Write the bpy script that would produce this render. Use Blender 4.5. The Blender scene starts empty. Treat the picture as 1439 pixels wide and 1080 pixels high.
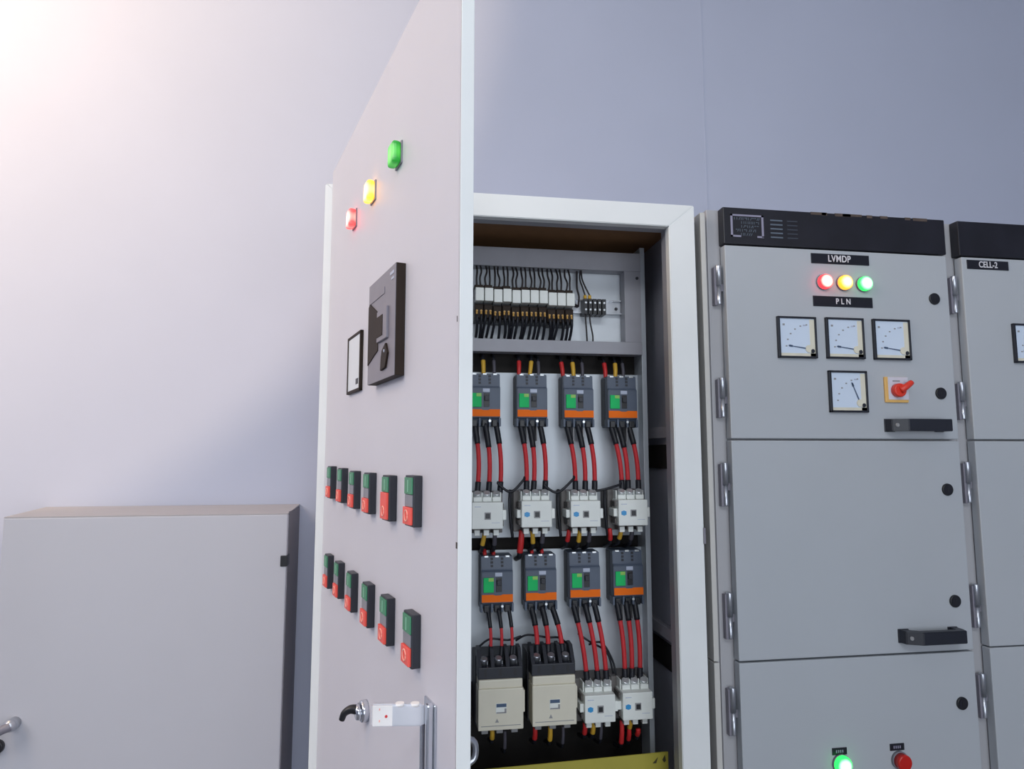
import bpy, bmesh, math, random
from mathutils import Vector, Matrix

C = bpy.context.scene.collection
rnd = random.Random(7)

# ------------------------------------------------------------------ materials
def lin(c):
    return tuple(((v / 12.92) if v <= 0.04045 else ((v + 0.055) / 1.055) ** 2.4) for v in c)

def mat(name, rgb, rough=0.5, metal=0.0, var=0.05, scale=30.0, bump=0.02, bscale=400.0, coat=0.0, spec=0.5):
    """painted / moulded surface: colour mottled by noise, fine bump"""
    m = bpy.data.materials.new(name); m.use_nodes = True
    nt = m.node_tree; b = nt.nodes['Principled BSDF']
    r, g, bl = lin(tuple(v / 255 for v in rgb))
    tc = nt.nodes.new('ShaderNodeTexCoord')
    n = nt.nodes.new('ShaderNodeTexNoise'); n.inputs['Scale'].default_value = scale; n.inputs['Detail'].default_value = 3
    nt.links.new(tc.outputs['Object'], n.inputs['Vector'])
    cr = nt.nodes.new('ShaderNodeValToRGB')
    cr.color_ramp.elements[0].position = 0.3; cr.color_ramp.elements[1].position = 0.7
    cr.color_ramp.elements[0].color = (r * (1 - var), g * (1 - var), bl * (1 - var), 1)
    cr.color_ramp.elements[1].color = (min(1, r * (1 + var)), min(1, g * (1 + var)), min(1, bl * (1 + var)), 1)
    nt.links.new(n.outputs['Fac'], cr.inputs['Fac']); nt.links.new(cr.outputs['Color'], b.inputs['Base Color'])
    b.inputs['Roughness'].default_value = rough; b.inputs['Metallic'].default_value = metal
    b.inputs['Coat Weight'].default_value = coat
    b.inputs['Specular IOR Level'].default_value = spec
    if bump:
        n2 = nt.nodes.new('ShaderNodeTexNoise'); n2.inputs['Scale'].default_value = bscale; n2.inputs['Detail'].default_value = 2
        nt.links.new(tc.outputs['Object'], n2.inputs['Vector'])
        bp = nt.nodes.new('ShaderNodeBump'); bp.inputs['Strength'].default_value = bump; bp.inputs['Distance'].default_value = 0.002
        nt.links.new(n2.outputs['Fac'], bp.inputs['Height']); nt.links.new(bp.outputs['Normal'], b.inputs['Normal'])
    return m

def lamp_mat(name, core, edge, radius, strength, axis_scale=(1, 0, 1)):
    """lit lens: bright core around the lens axis, saturated rim (object-space gradient)"""
    m = bpy.data.materials.new(name); m.use_nodes = True
    nt = m.node_tree; b = nt.nodes['Principled BSDF']
    tc = nt.nodes.new('ShaderNodeTexCoord')
    mp = nt.nodes.new('ShaderNodeVectorMath'); mp.operation = 'MULTIPLY'; mp.inputs[1].default_value = axis_scale
    ln = nt.nodes.new('ShaderNodeVectorMath'); ln.operation = 'LENGTH'
    dv = nt.nodes.new('ShaderNodeMath'); dv.operation = 'DIVIDE'; dv.inputs[1].default_value = radius
    cr = nt.nodes.new('ShaderNodeValToRGB')
    cr.color_ramp.elements[0].position = 0.25; cr.color_ramp.elements[1].position = 0.95
    cr.color_ramp.elements[0].color = (*lin(tuple(v / 255 for v in core)), 1)
    cr.color_ramp.elements[1].color = (*lin(tuple(v / 255 for v in edge)), 1)
    nt.links.new(tc.outputs['Object'], mp.inputs[0]); nt.links.new(mp.outputs[0], ln.inputs[0])
    nt.links.new(ln.outputs['Value'], dv.inputs[0]); nt.links.new(dv.outputs[0], cr.inputs['Fac'])
    nt.links.new(cr.outputs['Color'], b.inputs['Emission Color']); nt.links.new(cr.outputs['Color'], b.inputs['Base Color'])
    b.inputs['Emission Strength'].default_value = strength; b.inputs['Roughness'].default_value = 0.25
    return m

M = {}
M['wall'] = mat('wall_plaster', (183, 190, 210), 0.85, var=0.02, scale=2.5, bump=0.03, bscale=120)
M['floor'] = mat('floor_screed', (120, 120, 124), 0.7, var=0.08, scale=3)
M['ceil'] = mat('ceiling_paint', (205, 205, 208), 0.9, var=0.02)
M['white'] = mat('white_powder_coat', (216, 217, 228), 0.42, var=0.015, scale=6, bump=0.03, bscale=900)
M['white_edge'] = mat('white_frame_paint', (240, 243, 243), 0.42, var=0.02, scale=8, bump=0.03, bscale=900)
M['inner_grey'] = mat('inner_wall_grey', (172, 175, 186), 0.5, var=0.03, bump=0.02)
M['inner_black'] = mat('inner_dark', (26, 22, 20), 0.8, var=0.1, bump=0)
M['flare_tint'] = mat('brown_flare_tint', (150, 110, 74), 0.8, var=0.05, bump=0)  # warm haze of the lens flare put into the colour
M['plate'] = mat('mounting_plate_zinc', (196, 203, 210), 0.38, metal=0.15, var=0.05, scale=8)
M['rail_grey'] = mat('frame_rail_grey', (160, 160, 168), 0.45, var=0.03)
M['board'] = mat('white_backboard', (226, 232, 238), 0.4, var=0.02)
M['beige'] = mat('beige_grey_powder_coat', (184, 189, 195), 0.45, var=0.015, scale=5, bump=0.04, bscale=900)
M['beige_frame'] = mat('beige_frame_paint', (176, 176, 180), 0.45, var=0.02, scale=5, bump=0.03, bscale=900)
M['trim'] = mat('cream_trim_paint', (205, 203, 198), 0.45, var=0.02)
M['gap'] = mat('gap_shade', (58, 58, 62), 0.8, var=0.05, bump=0)  # dark tone painted in for the shade in gaps and holes
M['header'] = mat('black_header_panel', (29, 29, 38), 0.42, var=0.25, scale=12, bump=0.05, bscale=300)
M['dust'] = mat('brown_dust', (92, 80, 74), 0.95, var=0.2)
M['logo_line'] = mat('pale_print', (148, 146, 168), 0.6, bump=0)
M['logo_dim'] = mat('dim_print', (96, 108, 122), 0.6, bump=0)
M['logo_faint'] = mat('faint_print', (60, 66, 78), 0.6, bump=0)
M['name_black'] = mat('engraved_black', (30, 31, 40), 0.35, bump=0)
M['letter'] = mat('engraved_white', (222, 222, 228), 0.5, bump=0)
M['chrome'] = mat('chrome', (214, 218, 226), 0.2, metal=0.95, var=0.03, bump=0)
M['arm'] = mat('polished_handle', (232, 234, 242), 0.28, metal=0.45, var=0.02, bump=0)
M['steel'] = mat('brushed_steel', (196, 200, 208), 0.32, metal=0.85, var=0.05, bump=0.01)
M['black'] = mat('black_plastic', (30, 31, 36), 0.4, var=0.08, bump=0.02)
M['navy'] = mat('blue_black_plastic', (34, 37, 47), 0.42, var=0.06, bump=0.02)
M['gunmetal'] = mat('gunmetal_plastic', (132, 129, 140), 0.38, var=0.04, bump=0.02)
M['brownblack'] = mat('brown_black_plastic', (48, 38, 32), 0.6, var=0.06, bump=0.02, spec=0.2)
M['brk'] = mat('breaker_slate', (84, 95, 113), 0.45, var=0.05, bump=0.03)
M['brk_dark'] = mat('breaker_dark', (44, 46, 54), 0.5, var=0.08, bump=0.03)
M['green'] = mat('green_label', (44, 200, 112), 0.55, var=0.05, bump=0, spec=0.15)
M['lime'] = mat('lime_mark', (150, 205, 90), 0.4, bump=0)
M['orange'] = mat('orange_stripe', (255, 120, 30), 0.55, var=0.03, bump=0, spec=0.15)
M['tag'] = mat('pale_tag', (186, 194, 214), 0.4, bump=0)
M['contactor'] = mat('contactor_white', (236, 240, 236), 0.42, var=0.03, bump=0.02)
M['contactor_base'] = mat('contactor_base_grey', (104, 100, 98), 0.5, var=0.08)
M['cream'] = mat('contactor_cream', (226, 221, 203), 0.42, var=0.02, bump=0.02)
M['cyan'] = mat('cyan_mark', (52, 152, 214), 0.4, bump=0)
M['printgrey'] = mat('grey_print', (150, 150, 152), 0.5, bump=0)
M['screw'] = mat('terminal_screw', (220, 224, 226), 0.3, metal=0.6, var=0.1, bump=0)
M['red_cable'] = mat('red_cable_sheath', (206, 56, 62), 0.5, var=0.08, scale=50, spec=0.25)
M['yellow_cable'] = mat('yellow_sleeve', (222, 176, 62), 0.45, var=0.05)
M['red_sleeve'] = mat('red_sleeve', (206, 48, 50), 0.45, var=0.05)
M['grey_sleeve'] = mat('grey_sleeve', (84, 82, 92), 0.5, var=0.05)
M['black_cable'] = mat('black_cable_sheath', (26, 28, 36), 0.5, var=0.1)
M['dark_wire'] = mat('dark_wire', (44, 38, 40), 0.5, var=0.1)
M['ferrule'] = mat('yellow_ferrule', (206, 160, 84), 0.4, var=0.1, bump=0)
M['din'] = mat('din_rail_zinc', (214, 218, 224), 0.25, metal=0.7, var=0.03)
M['btn_green'] = mat('button_green', (66, 142, 104), 0.4, var=0.03, bump=0)
M['btn_green_hi'] = mat('button_symbol_green', (150, 206, 176), 0.4, bump=0)
M['btn_red'] = mat('button_red', (250, 92, 78), 0.4, var=0.03, bump=0)
M['btn_red_hi'] = mat('button_symbol_red', (255, 178, 162), 0.4, bump=0)
M['btn_grey'] = mat('button_window_grey', (134, 136, 146), 0.35, bump=0)
M['dial'] = mat('meter_dial_white', (214, 228, 246), 0.35, var=0.015, scale=10, bump=0)
M['dialcream'] = mat('meter_cream_corner', (226, 222, 204), 0.4, bump=0)
M['dial_ink'] = mat('dial_ink', (70, 92, 122), 0.5, bump=0)
M['meter_glass'] = mat('meter_white_glass', (228, 236, 242), 0.15, var=0.01, bump=0)
M['amber_plate'] = mat('amber_plate', (232, 186, 110), 0.4, var=0.03, bump=0)
M['switch_label'] = mat('switch_label', (214, 214, 226), 0.4, bump=0)
M['knob_red'] = mat('red_knob', (226, 62, 44), 0.35, var=0.04, bump=0)
M['dull_red'] = mat('dull_red_lens', (196, 34, 28), 0.25, var=0.05, bump=0)
M['yellow_sheet'] = mat('yellow_sheet', (176, 166, 66), 0.45, var=0.05, scale=10)
M['sheet_ink'] = mat('sheet_ink', (70, 66, 40), 0.5, bump=0)
M['box'] = mat('pale_grey_enclosure', (193, 195, 204), 0.5, var=0.012, scale=4, bump=0.03, bscale=900)
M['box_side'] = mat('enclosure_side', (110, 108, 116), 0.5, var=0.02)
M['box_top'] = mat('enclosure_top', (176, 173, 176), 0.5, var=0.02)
M['sticker'] = mat('white_sticker', (246, 243, 242), 0.5, bump=0)
M['sticker_red'] = mat('sticker_red', (214, 60, 62), 0.5, bump=0)
M['gasket'] = mat('door_scuff', (70, 66, 64), 0.8, bump=0)
M['tube'] = None
M['lamp_red'] = lamp_mat('lens_lit_red', (255, 236, 216), (255, 40, 46), 0.016, 3.5)
M['lamp_amber'] = lamp_mat('lens_lit_amber', (255, 238, 196), (255, 158, 44), 0.016, 2.0)
M['lamp_green'] = lamp_mat('lens_lit_green', (226, 255, 246), (40, 224, 84), 0.017, 2.2)
M['dl_red'] = lamp_mat('square_lens_lit_red', (255, 206, 190), (255, 62, 62), 0.017, 2.6)
M['dl_amber'] = lamp_mat('square_lens_lit_amber', (255, 240, 190), (252, 166, 50), 0.017, 2.6)
M['dl_green'] = lamp_mat('square_lens_lit_green', (112, 236, 96), (24, 128, 36), 0.018, 1.0)

# ------------------------------------------------------------------ mesh builder
class MB:
    def __init__(s, *mats):
        s.bm = bmesh.new(); s.mats = list(mats)
    def mi(s, m):
        if m not in s.mats: s.mats.append(m)
        return s.mats.index(m)
    def _merge(s, t, m, smooth=False, mtx=None):
        i = s.mi(m)
        for f in t.faces: f.material_index = i; f.smooth = smooth
        if mtx is not None: bmesh.ops.transform(t, matrix=mtx, verts=t.verts)
        me = bpy.data.meshes.new('tmp'); t.to_mesh(me); t.free()
        s.bm.from_mesh(me); bpy.data.meshes.remove(me)
    def box(s, x0, x1, y0, y1, z0, z1, m, bev=0.0, seg=2, mtx=None):
        t = bmesh.new(); bmesh.ops.create_cube(t, size=1)
        for v in t.verts:
            v.co = Vector((x0 + (v.co.x + .5) * (x1 - x0), y0 + (v.co.y + .5) * (y1 - y0), z0 + (v.co.z + .5) * (z1 - z0)))
        if bev: bmesh.ops.bevel(t, geom=list(t.edges), offset=bev, segments=seg, affect='EDGES', profile=0.6)
        s._merge(t, m, False, mtx); return s
    def cyl(s, p0, p1, r0, m, r1=None, seg=20, bev=0.0, smooth=True):
        p0, p1 = Vector(p0), Vector(p1); r1 = r0 if r1 is None else r1
        t = bmesh.new(); d = p1 - p0
        bmesh.ops.create_cone(t, cap_ends=True, segments=seg, radius1=r0, radius2=max(r1, 1e-5), depth=d.length)
        if bev:
            es = [e for e in t.edges if e.verts[0].co.z > 0 and e.verts[1].co.z > 0]
            bmesh.ops.bevel(t, geom=es, offset=bev, segments=3, affect='EDGES', profile=0.5)
        q = Vector((0, 0, 1)).rotation_difference(d.normalized()).to_matrix().to_4x4()
        i = s.mi(m)
        mtx = Matrix.Translation((p0 + p1) / 2) @ q
        bmesh.ops.transform(t, matrix=mtx, verts=t.verts)
        for f in t.faces:
            f.material_index = i; f.smooth = smooth and len(f.verts) < 8
        me = bpy.data.meshes.new('tmp'); t.to_mesh(me); t.free(); s.bm.from_mesh(me); bpy.data.meshes.remove(me)
        return s
    def dome(s, c, r, h, m, seg=24, rings=6, power=1.0, base=0.0):
        """lens facing -Y: short barrel of length base then a dome of height h"""
        t = bmesh.new(); vs = []
        prof = [(r, 0.0)] + ([(r, base)] if base else [])
        for k in range(1, rings):
            a = k / rings * math.pi / 2
            prof.append((r * math.cos(a) ** power, base + h * math.sin(a)))
        for rr, y in prof:
            vs.append([t.verts.new((c[0] + rr * math.cos(2 * math.pi * j / seg), c[1] - y, c[2] + rr * math.sin(2 * math.pi * j / seg))) for j in range(seg)])
        top = t.verts.new((c[0], c[1] - base - h, c[2]))
        for a, b in zip(vs, vs[1:]):
            for j in range(seg): t.faces.new((a[j], a[(j + 1) % seg], b[(j + 1) % seg], b[j]))
        for j in range(seg): t.faces.new((vs[-1][j], vs[-1][(j + 1) % seg], top))
        t.faces.new(list(reversed(vs[0])))
        bmesh.ops.recalc_face_normals(t, faces=t.faces)
        s._merge(t, m, True); return s
    def tube(s, pts, r, m, seg=8, sub=5, r1=None):
        pts = [Vector(p) for p in pts]; r1 = r if r1 is None else r1
        if sub > 1 and len(pts) > 2:
            out = []
            for i in range(len(pts) - 1):
                a = pts[max(i - 1, 0)]; b = pts[i]; c = pts[i + 1]; d = pts[min(i + 2, len(pts) - 1)]
                for k in range(sub):
                    u = k / sub
                    out.append(0.5 * ((2 * b) + (c - a) * u + (2 * a - 5 * b + 4 * c - d) * u * u + (3 * b - a - 3 * c + d) * u ** 3))
            out.append(pts[-1]); pts = out
        t = bmesh.new(); rings = []
        prev = None
        for i, p in enumerate(pts):
            d = (pts[min(i + 1, len(pts) - 1)] - pts[max(i - 1, 0)]).normalized()
            if prev is None:
                n = d.orthogonal().normalized()
            else:
                n = (prev - d * prev.dot(d)).normalized()
            prev = n; b = d.cross(n)
            rr = r + (r1 - r) * i / (len(pts) - 1)
            rings.append([t.verts.new(p + rr * (math.cos(2 * math.pi * j / seg) * n + math.sin(2 * math.pi * j / seg) * b)) for j in range(seg)])
        for a, b in zip(rings, rings[1:]):
            for j in range(seg): t.faces.new((a[j], a[(j + 1) % seg], b[(j + 1) % seg], b[j]))
        t.faces.new(list(reversed(rings[0]))); t.faces.new(rings[-1])
        s._merge(t, m, True); return s
    def prism(s, poly, y0, y1, m, bev=0.0):
        """polygon in XZ extruded from y0 (front) to y1"""
        t = bmesh.new()
        a = [t.verts.new((x, y0, z)) for x, z in poly]; b = [t.verts.new((x, y1, z)) for x, z in poly]
        n = len(poly)
        t.faces.new(a); t.faces.new(list(reversed(b)))
        for j in range(n): t.faces.new((a[j], b[j], b[(j + 1) % n], a[(j + 1) % n]))
        bmesh.ops.recalc_face_normals(t, faces=t.faces)
        if bev: bmesh.ops.bevel(t, geom=list(t.edges), offset=bev, segments=2, affect='EDGES')
        s._merge(t, m); return s
    def prism_yz(s, poly, x0, x1, m, bev=0.0):
        t = bmesh.new()
        a = [t.verts.new((x0, y, z)) for y, z in poly]; b = [t.verts.new((x1, y, z)) for y, z in poly]
        n = len(poly)
        t.faces.new(a); t.faces.new(list(reversed(b)))
        for j in range(n): t.faces.new((a[j], b[j], b[(j + 1) % n], a[(j + 1) % n]))
        bmesh.ops.recalc_face_normals(t, faces=t.faces)
        if bev: bmesh.ops.bevel(t, geom=list(t.edges), offset=bev, segments=2, affect='EDGES')
        s._merge(t, m); return s
    def text(s, body, cx, cz, y, size, m, sx=1.0, spacing=1.0, mtx=None):
        cu = bpy.data.curves.new('tmp_text', 'FONT'); cu.body = body; cu.size = size; cu.extrude = 0.0003
        cu.align_x = 'CENTER'; cu.align_y = 'CENTER'; cu.space_character = spacing; cu.offset = 0.00035
        o = bpy.data.objects.new('tmp_text', cu); C.objects.link(o)
        bpy.context.view_layer.update()
        dg = bpy.context.evaluated_depsgraph_get()
        me = bpy.data.meshes.new_from_object(o.evaluated_get(dg))
        bpy.data.objects.remove(o); bpy.data.curves.remove(cu)
        t = bmesh.new(); t.from_mesh(me); bpy.data.meshes.remove(me)
        mm = Matrix.Translation((cx, y, cz)) @ Matrix.Rotation(math.pi / 2, 4, 'X') @ Matrix.Diagonal((sx, 1, 1, 1))
        s._merge(t, m, False, mm if mtx is None else mtx @ mm); return s
    def build(s, name, parent=None, loc=None, rotz=0.0):
        me = bpy.data.meshes.new(name); s.bm.to_mesh(me); s.bm.free()
        for m in s.mats: me.materials.append(M[m])
        o = bpy.data.objects.new(name, me); C.objects.link(o)
        if parent is not None: o.parent = parent
        if loc is not None: o.location = loc
        if rotz: o.rotation_euler = (0, 0, rotz)
        return o

def tag(o, label, cat, group=None):
    o['label'] = label; o['category'] = cat
    if group: o['group'] = group
    return o
def thing(name, label, cat, loc=(0, 0, 0), rotz=0.0, group=None):
    o = bpy.data.objects.new(name, None); o.empty_display_size = 0.05; C.objects.link(o)
    o.location = loc; o.rotation_euler = (0, 0, rotz)
    return tag(o, label, cat, group)
def dup(root, loc, label, rotz=None):
    r = root.copy(); C.objects.link(r); r.location = loc; r['label'] = label
    if rotz is not None: r.rotation_euler = (0, 0, rotz)
    for ch in list(root.children):
        c = ch.copy(); C.objects.link(c); c.parent = r
        for g in list(ch.children):
            d = g.copy(); C.objects.link(d); d.parent = c
    return r
def structure(o):
    o['kind'] = 'structure'; return o

ORD = ['leftmost', 'second from left', 'third from left', 'rightmost']

# ------------------------------------------------------------------ room shell
WB = 0.50           # back wall face
structure(MB().box(-3.2, 4.2, WB, WB + .12, 0, 3.4, 'wall').build('wall_back'))
structure(MB().box(-3.32, -3.2, -4.0, WB + .12, 0, 3.4, 'wall').build('wall_left'))
structure(MB().box(4.2, 4.32, -4.0, WB + .12, 0, 3.4, 'wall').build('wall_right'))
structure(MB().box(-3.32, 4.32, -4.12, -4.0, 0, 3.4, 'wall').build('wall_front'))
structure(MB().box(-3.32, 4.32, -4.12, WB + .12, -.1, 0, 'floor').build('floor'))
structure(MB().box(-3.32, 4.32, -4.12, WB + .12, 3.4, 3.5, 'ceil').build('ceiling'))
structure(MB().box(1.069, 1.072, WB - .0012, WB, 0, 3.4, 'wall').build('trim_1'))     # panel seam in the wall

# ------------------------------------------------------------------ white cabinet with the open door
XL, XR, ZT = 0.007, 0.7985, 2.019
cab = thing('electrical_cabinet', 'tall white electrical cabinet with its door swung open, full of breakers and red cables', 'cabinet', (0, 0, 0))
b = MB()
b.box(XL, XL + .004, .02, .485, .05, ZT - .012, 'white')
b.box(XL, XR, .02, .485, .05, .07, 'white')
b.box(XL, XR, .02, .485, ZT - .016, ZT - .012, 'white')
b.build('body_shell', cab)
b = MB(); b.box(XR - .010, XR - .004, .02, .485, .05, ZT - .012, 'inner_grey'); b.build('side_panel', cab)
MB().box(XL + .004, XR - .010, .478, .485, .07, ZT - .016, 'inner_black').build('back_panel', cab)  # interior shade put into the panel's near-black colour
MB().box(XL + .004, XR - .010, .03, .478, ZT - .020, ZT - .016, 'flare_tint').build('flare_tinted_roof', cab)  # inner roof face, painted brown to carry the flare haze
# folded front frame: four mitred rails with an inner lip
def rail_frame(x0, x1, z0, z1, w_l, w_r, w_t, w_b):
    b = MB()
    y0, y1 = 0.0, .022
    xi0, xi1, zi0, zi1 = x0 + w_l, x1 - w_r, z0 + w_b, z1 - w_t
    for poly in ([(x0, z1), (x1, z1), (xi1, zi1), (xi0, zi1)], [(x1, z1), (x1, z0), (xi1, zi0), (xi1, zi1)],
                 [(x1, z0), (x0, z0), (xi0, zi0), (xi1, zi0)], [(x0, z0), (x0, z1), (xi0, zi1), (xi0, zi0)]):
        b.prism(poly, y0, y1, 'white_edge', 0.0016)
    return b
b = rail_frame(XL, XR, .05, ZT, .06, .060, .050, .08)
b.build('front_frame', cab)
b = MB()
b.box(XR - .060, XR - .058, .022, .045, .13, ZT - .05, 'rail_grey'); b.box(XL + .058, XL + .060, .022, .045, .13, ZT - .05, 'rail_grey')
b.box(XL + .06, XR - .06, .022, .045, ZT - .050, ZT - .048, 'rail_grey')
b.build('inner_lip', cab)
# mounting plates, posts and rails
MB().box(.05, .748, .240, .244, 1.277, 1.669, 'plate', .0008).build('mounting_plate', cab)
MB().box(.05, .748, .240, .244, .955, 1.249, 'plate', .0008).build('mounting_plate', cab)
MB().box(.745, .757, .205, .262, .3, 1.985, 'plate', .001).build('support_post', cab)
MB().box(.05, .74, .240, .243, 1.735, 1.935, 'board').build('white_backboard', cab)
b = MB(); b.box(.05, .745, .200, .236, 1.922, 1.968, 'rail_grey', .001); b.build('top_rail', cab)
b = MB(); b.box(.05, .745, .200, .236, 1.714, 1.7445, 'rail_grey', .001); b.build('lower_rail', cab)
b = MB(); b.box(.7025, .7445, .201, .236, 1.7446, 1.9219, 'rail_grey', .001)
b.cyl((.735, .2005, 1.905), (.735, .199, 1.905), .004, 'gap', seg=10); b.build('corner_rail', cab)
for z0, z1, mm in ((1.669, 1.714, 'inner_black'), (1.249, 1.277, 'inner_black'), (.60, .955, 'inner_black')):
    MB().box(.05, .744, .262, .285, z0 - .004, z1 + .004, mm).build('cable_trough', cab)  # near-black boxes painted as the shade behind the plate gaps
# rails along the side wall (light rail over a dark slot)
for zc in (1.523, 1.062):
    b = MB(); b.box(XR - .024, XR - .010, .05, .47, zc - .012, zc + .014, 'rail_grey', .001); b.build('side_rail', cab)
    b = MB(); b.box(XR - .014, XR - .0095, .05, .47, zc - .085, zc - .028, 'inner_black'); b.build('side_slot', cab)
b = MB(); b.box(XR - .002, XR + .003, -.003, .012, 1.285, 1.318, 'gunmetal', .001); b.build('frame_catch', cab)

# the door, hinged on the left stile and opened toward the room
TH = 1.2820
HX = 0.0215
DW, DZ0, DZ1, DT = .7264, .09, 2.043, .0145
def door_pt(s, off=0.0, z=0.0):
    return (HX + s * math.cos(TH) - off * math.sin(TH), -s * math.sin(TH) - off * math.cos(TH), z)
b = MB()
b.box(0, DW - .0005, 0, .002, DZ0, DZ1, 'white')
b.box(DW - .003, DW, 0, DT, DZ0, DZ1, 'white_edge', .0006)
b.box(.001, .004, .002, DT, DZ0, DZ1, 'white_edge'); b.box(.004, DW - .003, .002, DT, DZ1 - .003, DZ1, 'white_edge')
b.box(.004, DW - .003, .002, DT, DZ0, DZ0 + .003, 'white_edge')
b.box(.004, DW - .003, .003, .0045, DZ0 + .003, DZ1 - .003, 'rail_grey')
b.box(.7195, .7208, -.0003, .0008, 1.603, 1.609, 'gasket'); b.box(.7215, .7255, -.0003, .0008, 1.380, 1.386, 'gasket')
door = b.build('door', cab, (HX, 0, 0), -TH)
for z in (.35, 1.08, 1.83):
    MB().cyl((-.006, .008, z - .03), (-.006, .008, z + .03), .006, 'steel', seg=12).build('hinge', door)
# swing handle, lifted off its tray
b = MB()
b.box(.638, .671, -.003, 0, 1.00, 1.2185, 'chrome', .0012)
b.box(.643, .660, -.0036, -.0026, 1.02, 1.190, 'gunmetal')
b.box(.636, .641, -.007, -.003, 1.00, 1.192, 'chrome', .0015); b.box(.662, .670, -.010, -.003, 1.00, 1.2195, 'chrome', .002)
b.cyl((.651, -.009, 1.125), (.651, -.002, 1.125), .006, 'steel', seg=14)
b.cyl((.651, -.008, 1.09), (.651, -.002, 1.09), .007, 'black', seg=14)
b.build('handle_tray', door)
def az(y, top): return (1.2160 if top else 1.1945) + (-y - .005) * .152      # the arm rises slightly away from the door
b = MB()
b.prism_yz([(-.063, az(-.063, 0)), (-.063, az(-.063, 1)), (-.010, az(-.010, 1)), (-.004, az(-.004, 1) - .006), (-.004, az(-.004, 0) + .006), (-.010, az(-.010, 0))], .652, .658, 'arm', .0018)
b.prism_yz([(-.0625, az(-.0625, 0) + .0012), (-.0625, az(-.0625, 1) - .0010), (-.0425, az(-.0425, 1) - .0010), (-.0425, az(-.0425, 0) + .0012)], .6575, .6590, 'sticker', .0003)
b.cyl((.6588, -.0490, az(-.049, 0) + .0105), (.6596, -.0490, az(-.049, 0) + .0105), .0014, 'sticker_red', seg=10)
for zz in (.005, .016): b.box(.6588, .6593, -.0562, -.0552, az(-.056, 0) + zz, az(-.056, 0) + zz + .002, 'btn_red_hi')
for yy in (-.034, -.018): b.cyl((.655, yy, az(yy, 1) - .002), (.655, yy, az(yy, 1) + .0008), .0045, 'sticker', seg=14)
b.build('swing_handle', door)
b = MB()
b.cyl((.381, 0, 1.119), (.381, -.010, 1.119), .0145, 'chrome', seg=24, bev=.003); b.cyl((.381, -.010, 1.119), (.381, -.017, 1.118), .012, 'chrome', r1=.009, seg=20)
b.build('lock_cylinder', door)
b = MB()
b.tube([(.381, -.016, 1.123), (.378, -.023, 1.123), (.375, -.030, 1.118), (.373, -.033, 1.109)], .0065, 'black', seg=10, r1=.004)
b.build('lock_key', door)
b = MB()
b.tube([(.55, .006, 1.128), (.55, .055, 1.130), (.55, .088, 1.126), (.55, .091, 1.105), (.55, .075, 1.098)], .004, 'steel', seg=8)
b.box(.536, .564, .0045, .009, 1.08, 1.14, 'steel', .001)
b.build('latch_hook', door)

# ------------------------------------------------------------------ devices set in the open door
RD = -TH
# pilot lamps
for s, key, col, where in ((.2243, 'dl_red', 'red', 'on the open white door, nearest the hinge'), (.3548, 'dl_amber', 'amber', 'on the open white door, middle of its three lamps'),
                    (.4960, 'dl_green', 'green', 'on the open white door, highest in the photo')):
    t = thing('pilot_lamp', 'small lit %s pilot lamp %s' % (col, where), 'lamp', door_pt(s, 0, 1.871), RD, 'pilot lamps on the open door')
    MB().box(-.0150, .0150, -.002, 0, -.0158, .0158, 'gunmetal', .0008).build('bezel', t)
    MB().box(-.0140, .0140, -.0135, -.0018, -.0152, .0152, key, .005, 3).build('lens', t)
# moulded breaker front plate
t = thing('breaker_front_plate', 'dark grey rectangular breaker front plate with recessed toggle on the open white door', 'breaker plate', door_pt(.4655, 0, 1.6405), RD)
b = MB()
b.box(-.070, .070, -.0124, 0, -.0718, .0718, 'brownblack', .0008)
b.box(-.070, .0695, -.0131, -.0120, -.0714, .0714, 'gunmetal', .0004)
b.build('bezel', t)
b = MB()
b.prism([(-.068, .040), (-.060, .044), (-.012, .022), (-.012, -.030), (-.030, -.034), (-.068, -.044)], -.0142, -.0125, 'brownblack', .0003)
b.box(-.060, .018, -.0140, -.0125, .043, .052, 'gunmetal', .0003)
b.build('dark_window', t)
b = MB(); b.box(-.010, .040, -.0165, -.0125, -.020, .022, 'gunmetal', .001)
b.box(-.008, .022, -.0172, -.016, -.014, .014, 'brownblack', .0004)
b.cyl((-.014, -.0146, .004), (-.014, -.0136, .004), .0014, 'tag', seg=8); b.cyl((-.014, -.0146, -.006), (-.014, -.0136, -.006), .0014, 'tag', seg=8)
b.build('toggle_housing', t)
b = MB(); b.prism([(.016, -.034), (.034, -.026), (.044, -.040), (.034, -.058), (.010, -.060), (.012, -.044)], -.0158, -.0125, 'brownblack', .0004)
b.cyl((.030, -.0165, -.036), (.030, -.0155, -.036), .002, 'tag', seg=8)
b.build('trip_lever', t)
b = MB(); b.box(.044, .062, -.0136, -.0129, .060, .064, 'tag'); b.box(.050, .062, -.0136, -.0129, .053, .056, 'tag'); b.build('nameplate', t)
# panel meter on the door
t = thing('panel_meter', 'slim square panel meter with white face and black rim beside the dark breaker plate', 'meter', door_pt(.2600, 0, 1.6180), RD)
b = MB()
for a in ((-.0475, .0475, .0430, .0475), (-.0475, .0475, -.0475, -.0430), (-.0475, -.0415, -.0475, .0475), (.0425, .0475, -.0475, .0475)):
    b.box(a[0], a[1], -.0052, 0, a[2], a[3], 'brownblack', .0006)
b.build('bezel', t)
b = MB(); b.box(-.0425, .0435, -.0042, -.001, -.0435, .0435, 'meter_glass')
b.box(.018, .034, -.0047, -.004, -.036, -.027, 'black', .0002); b.build('dial', t)
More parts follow.
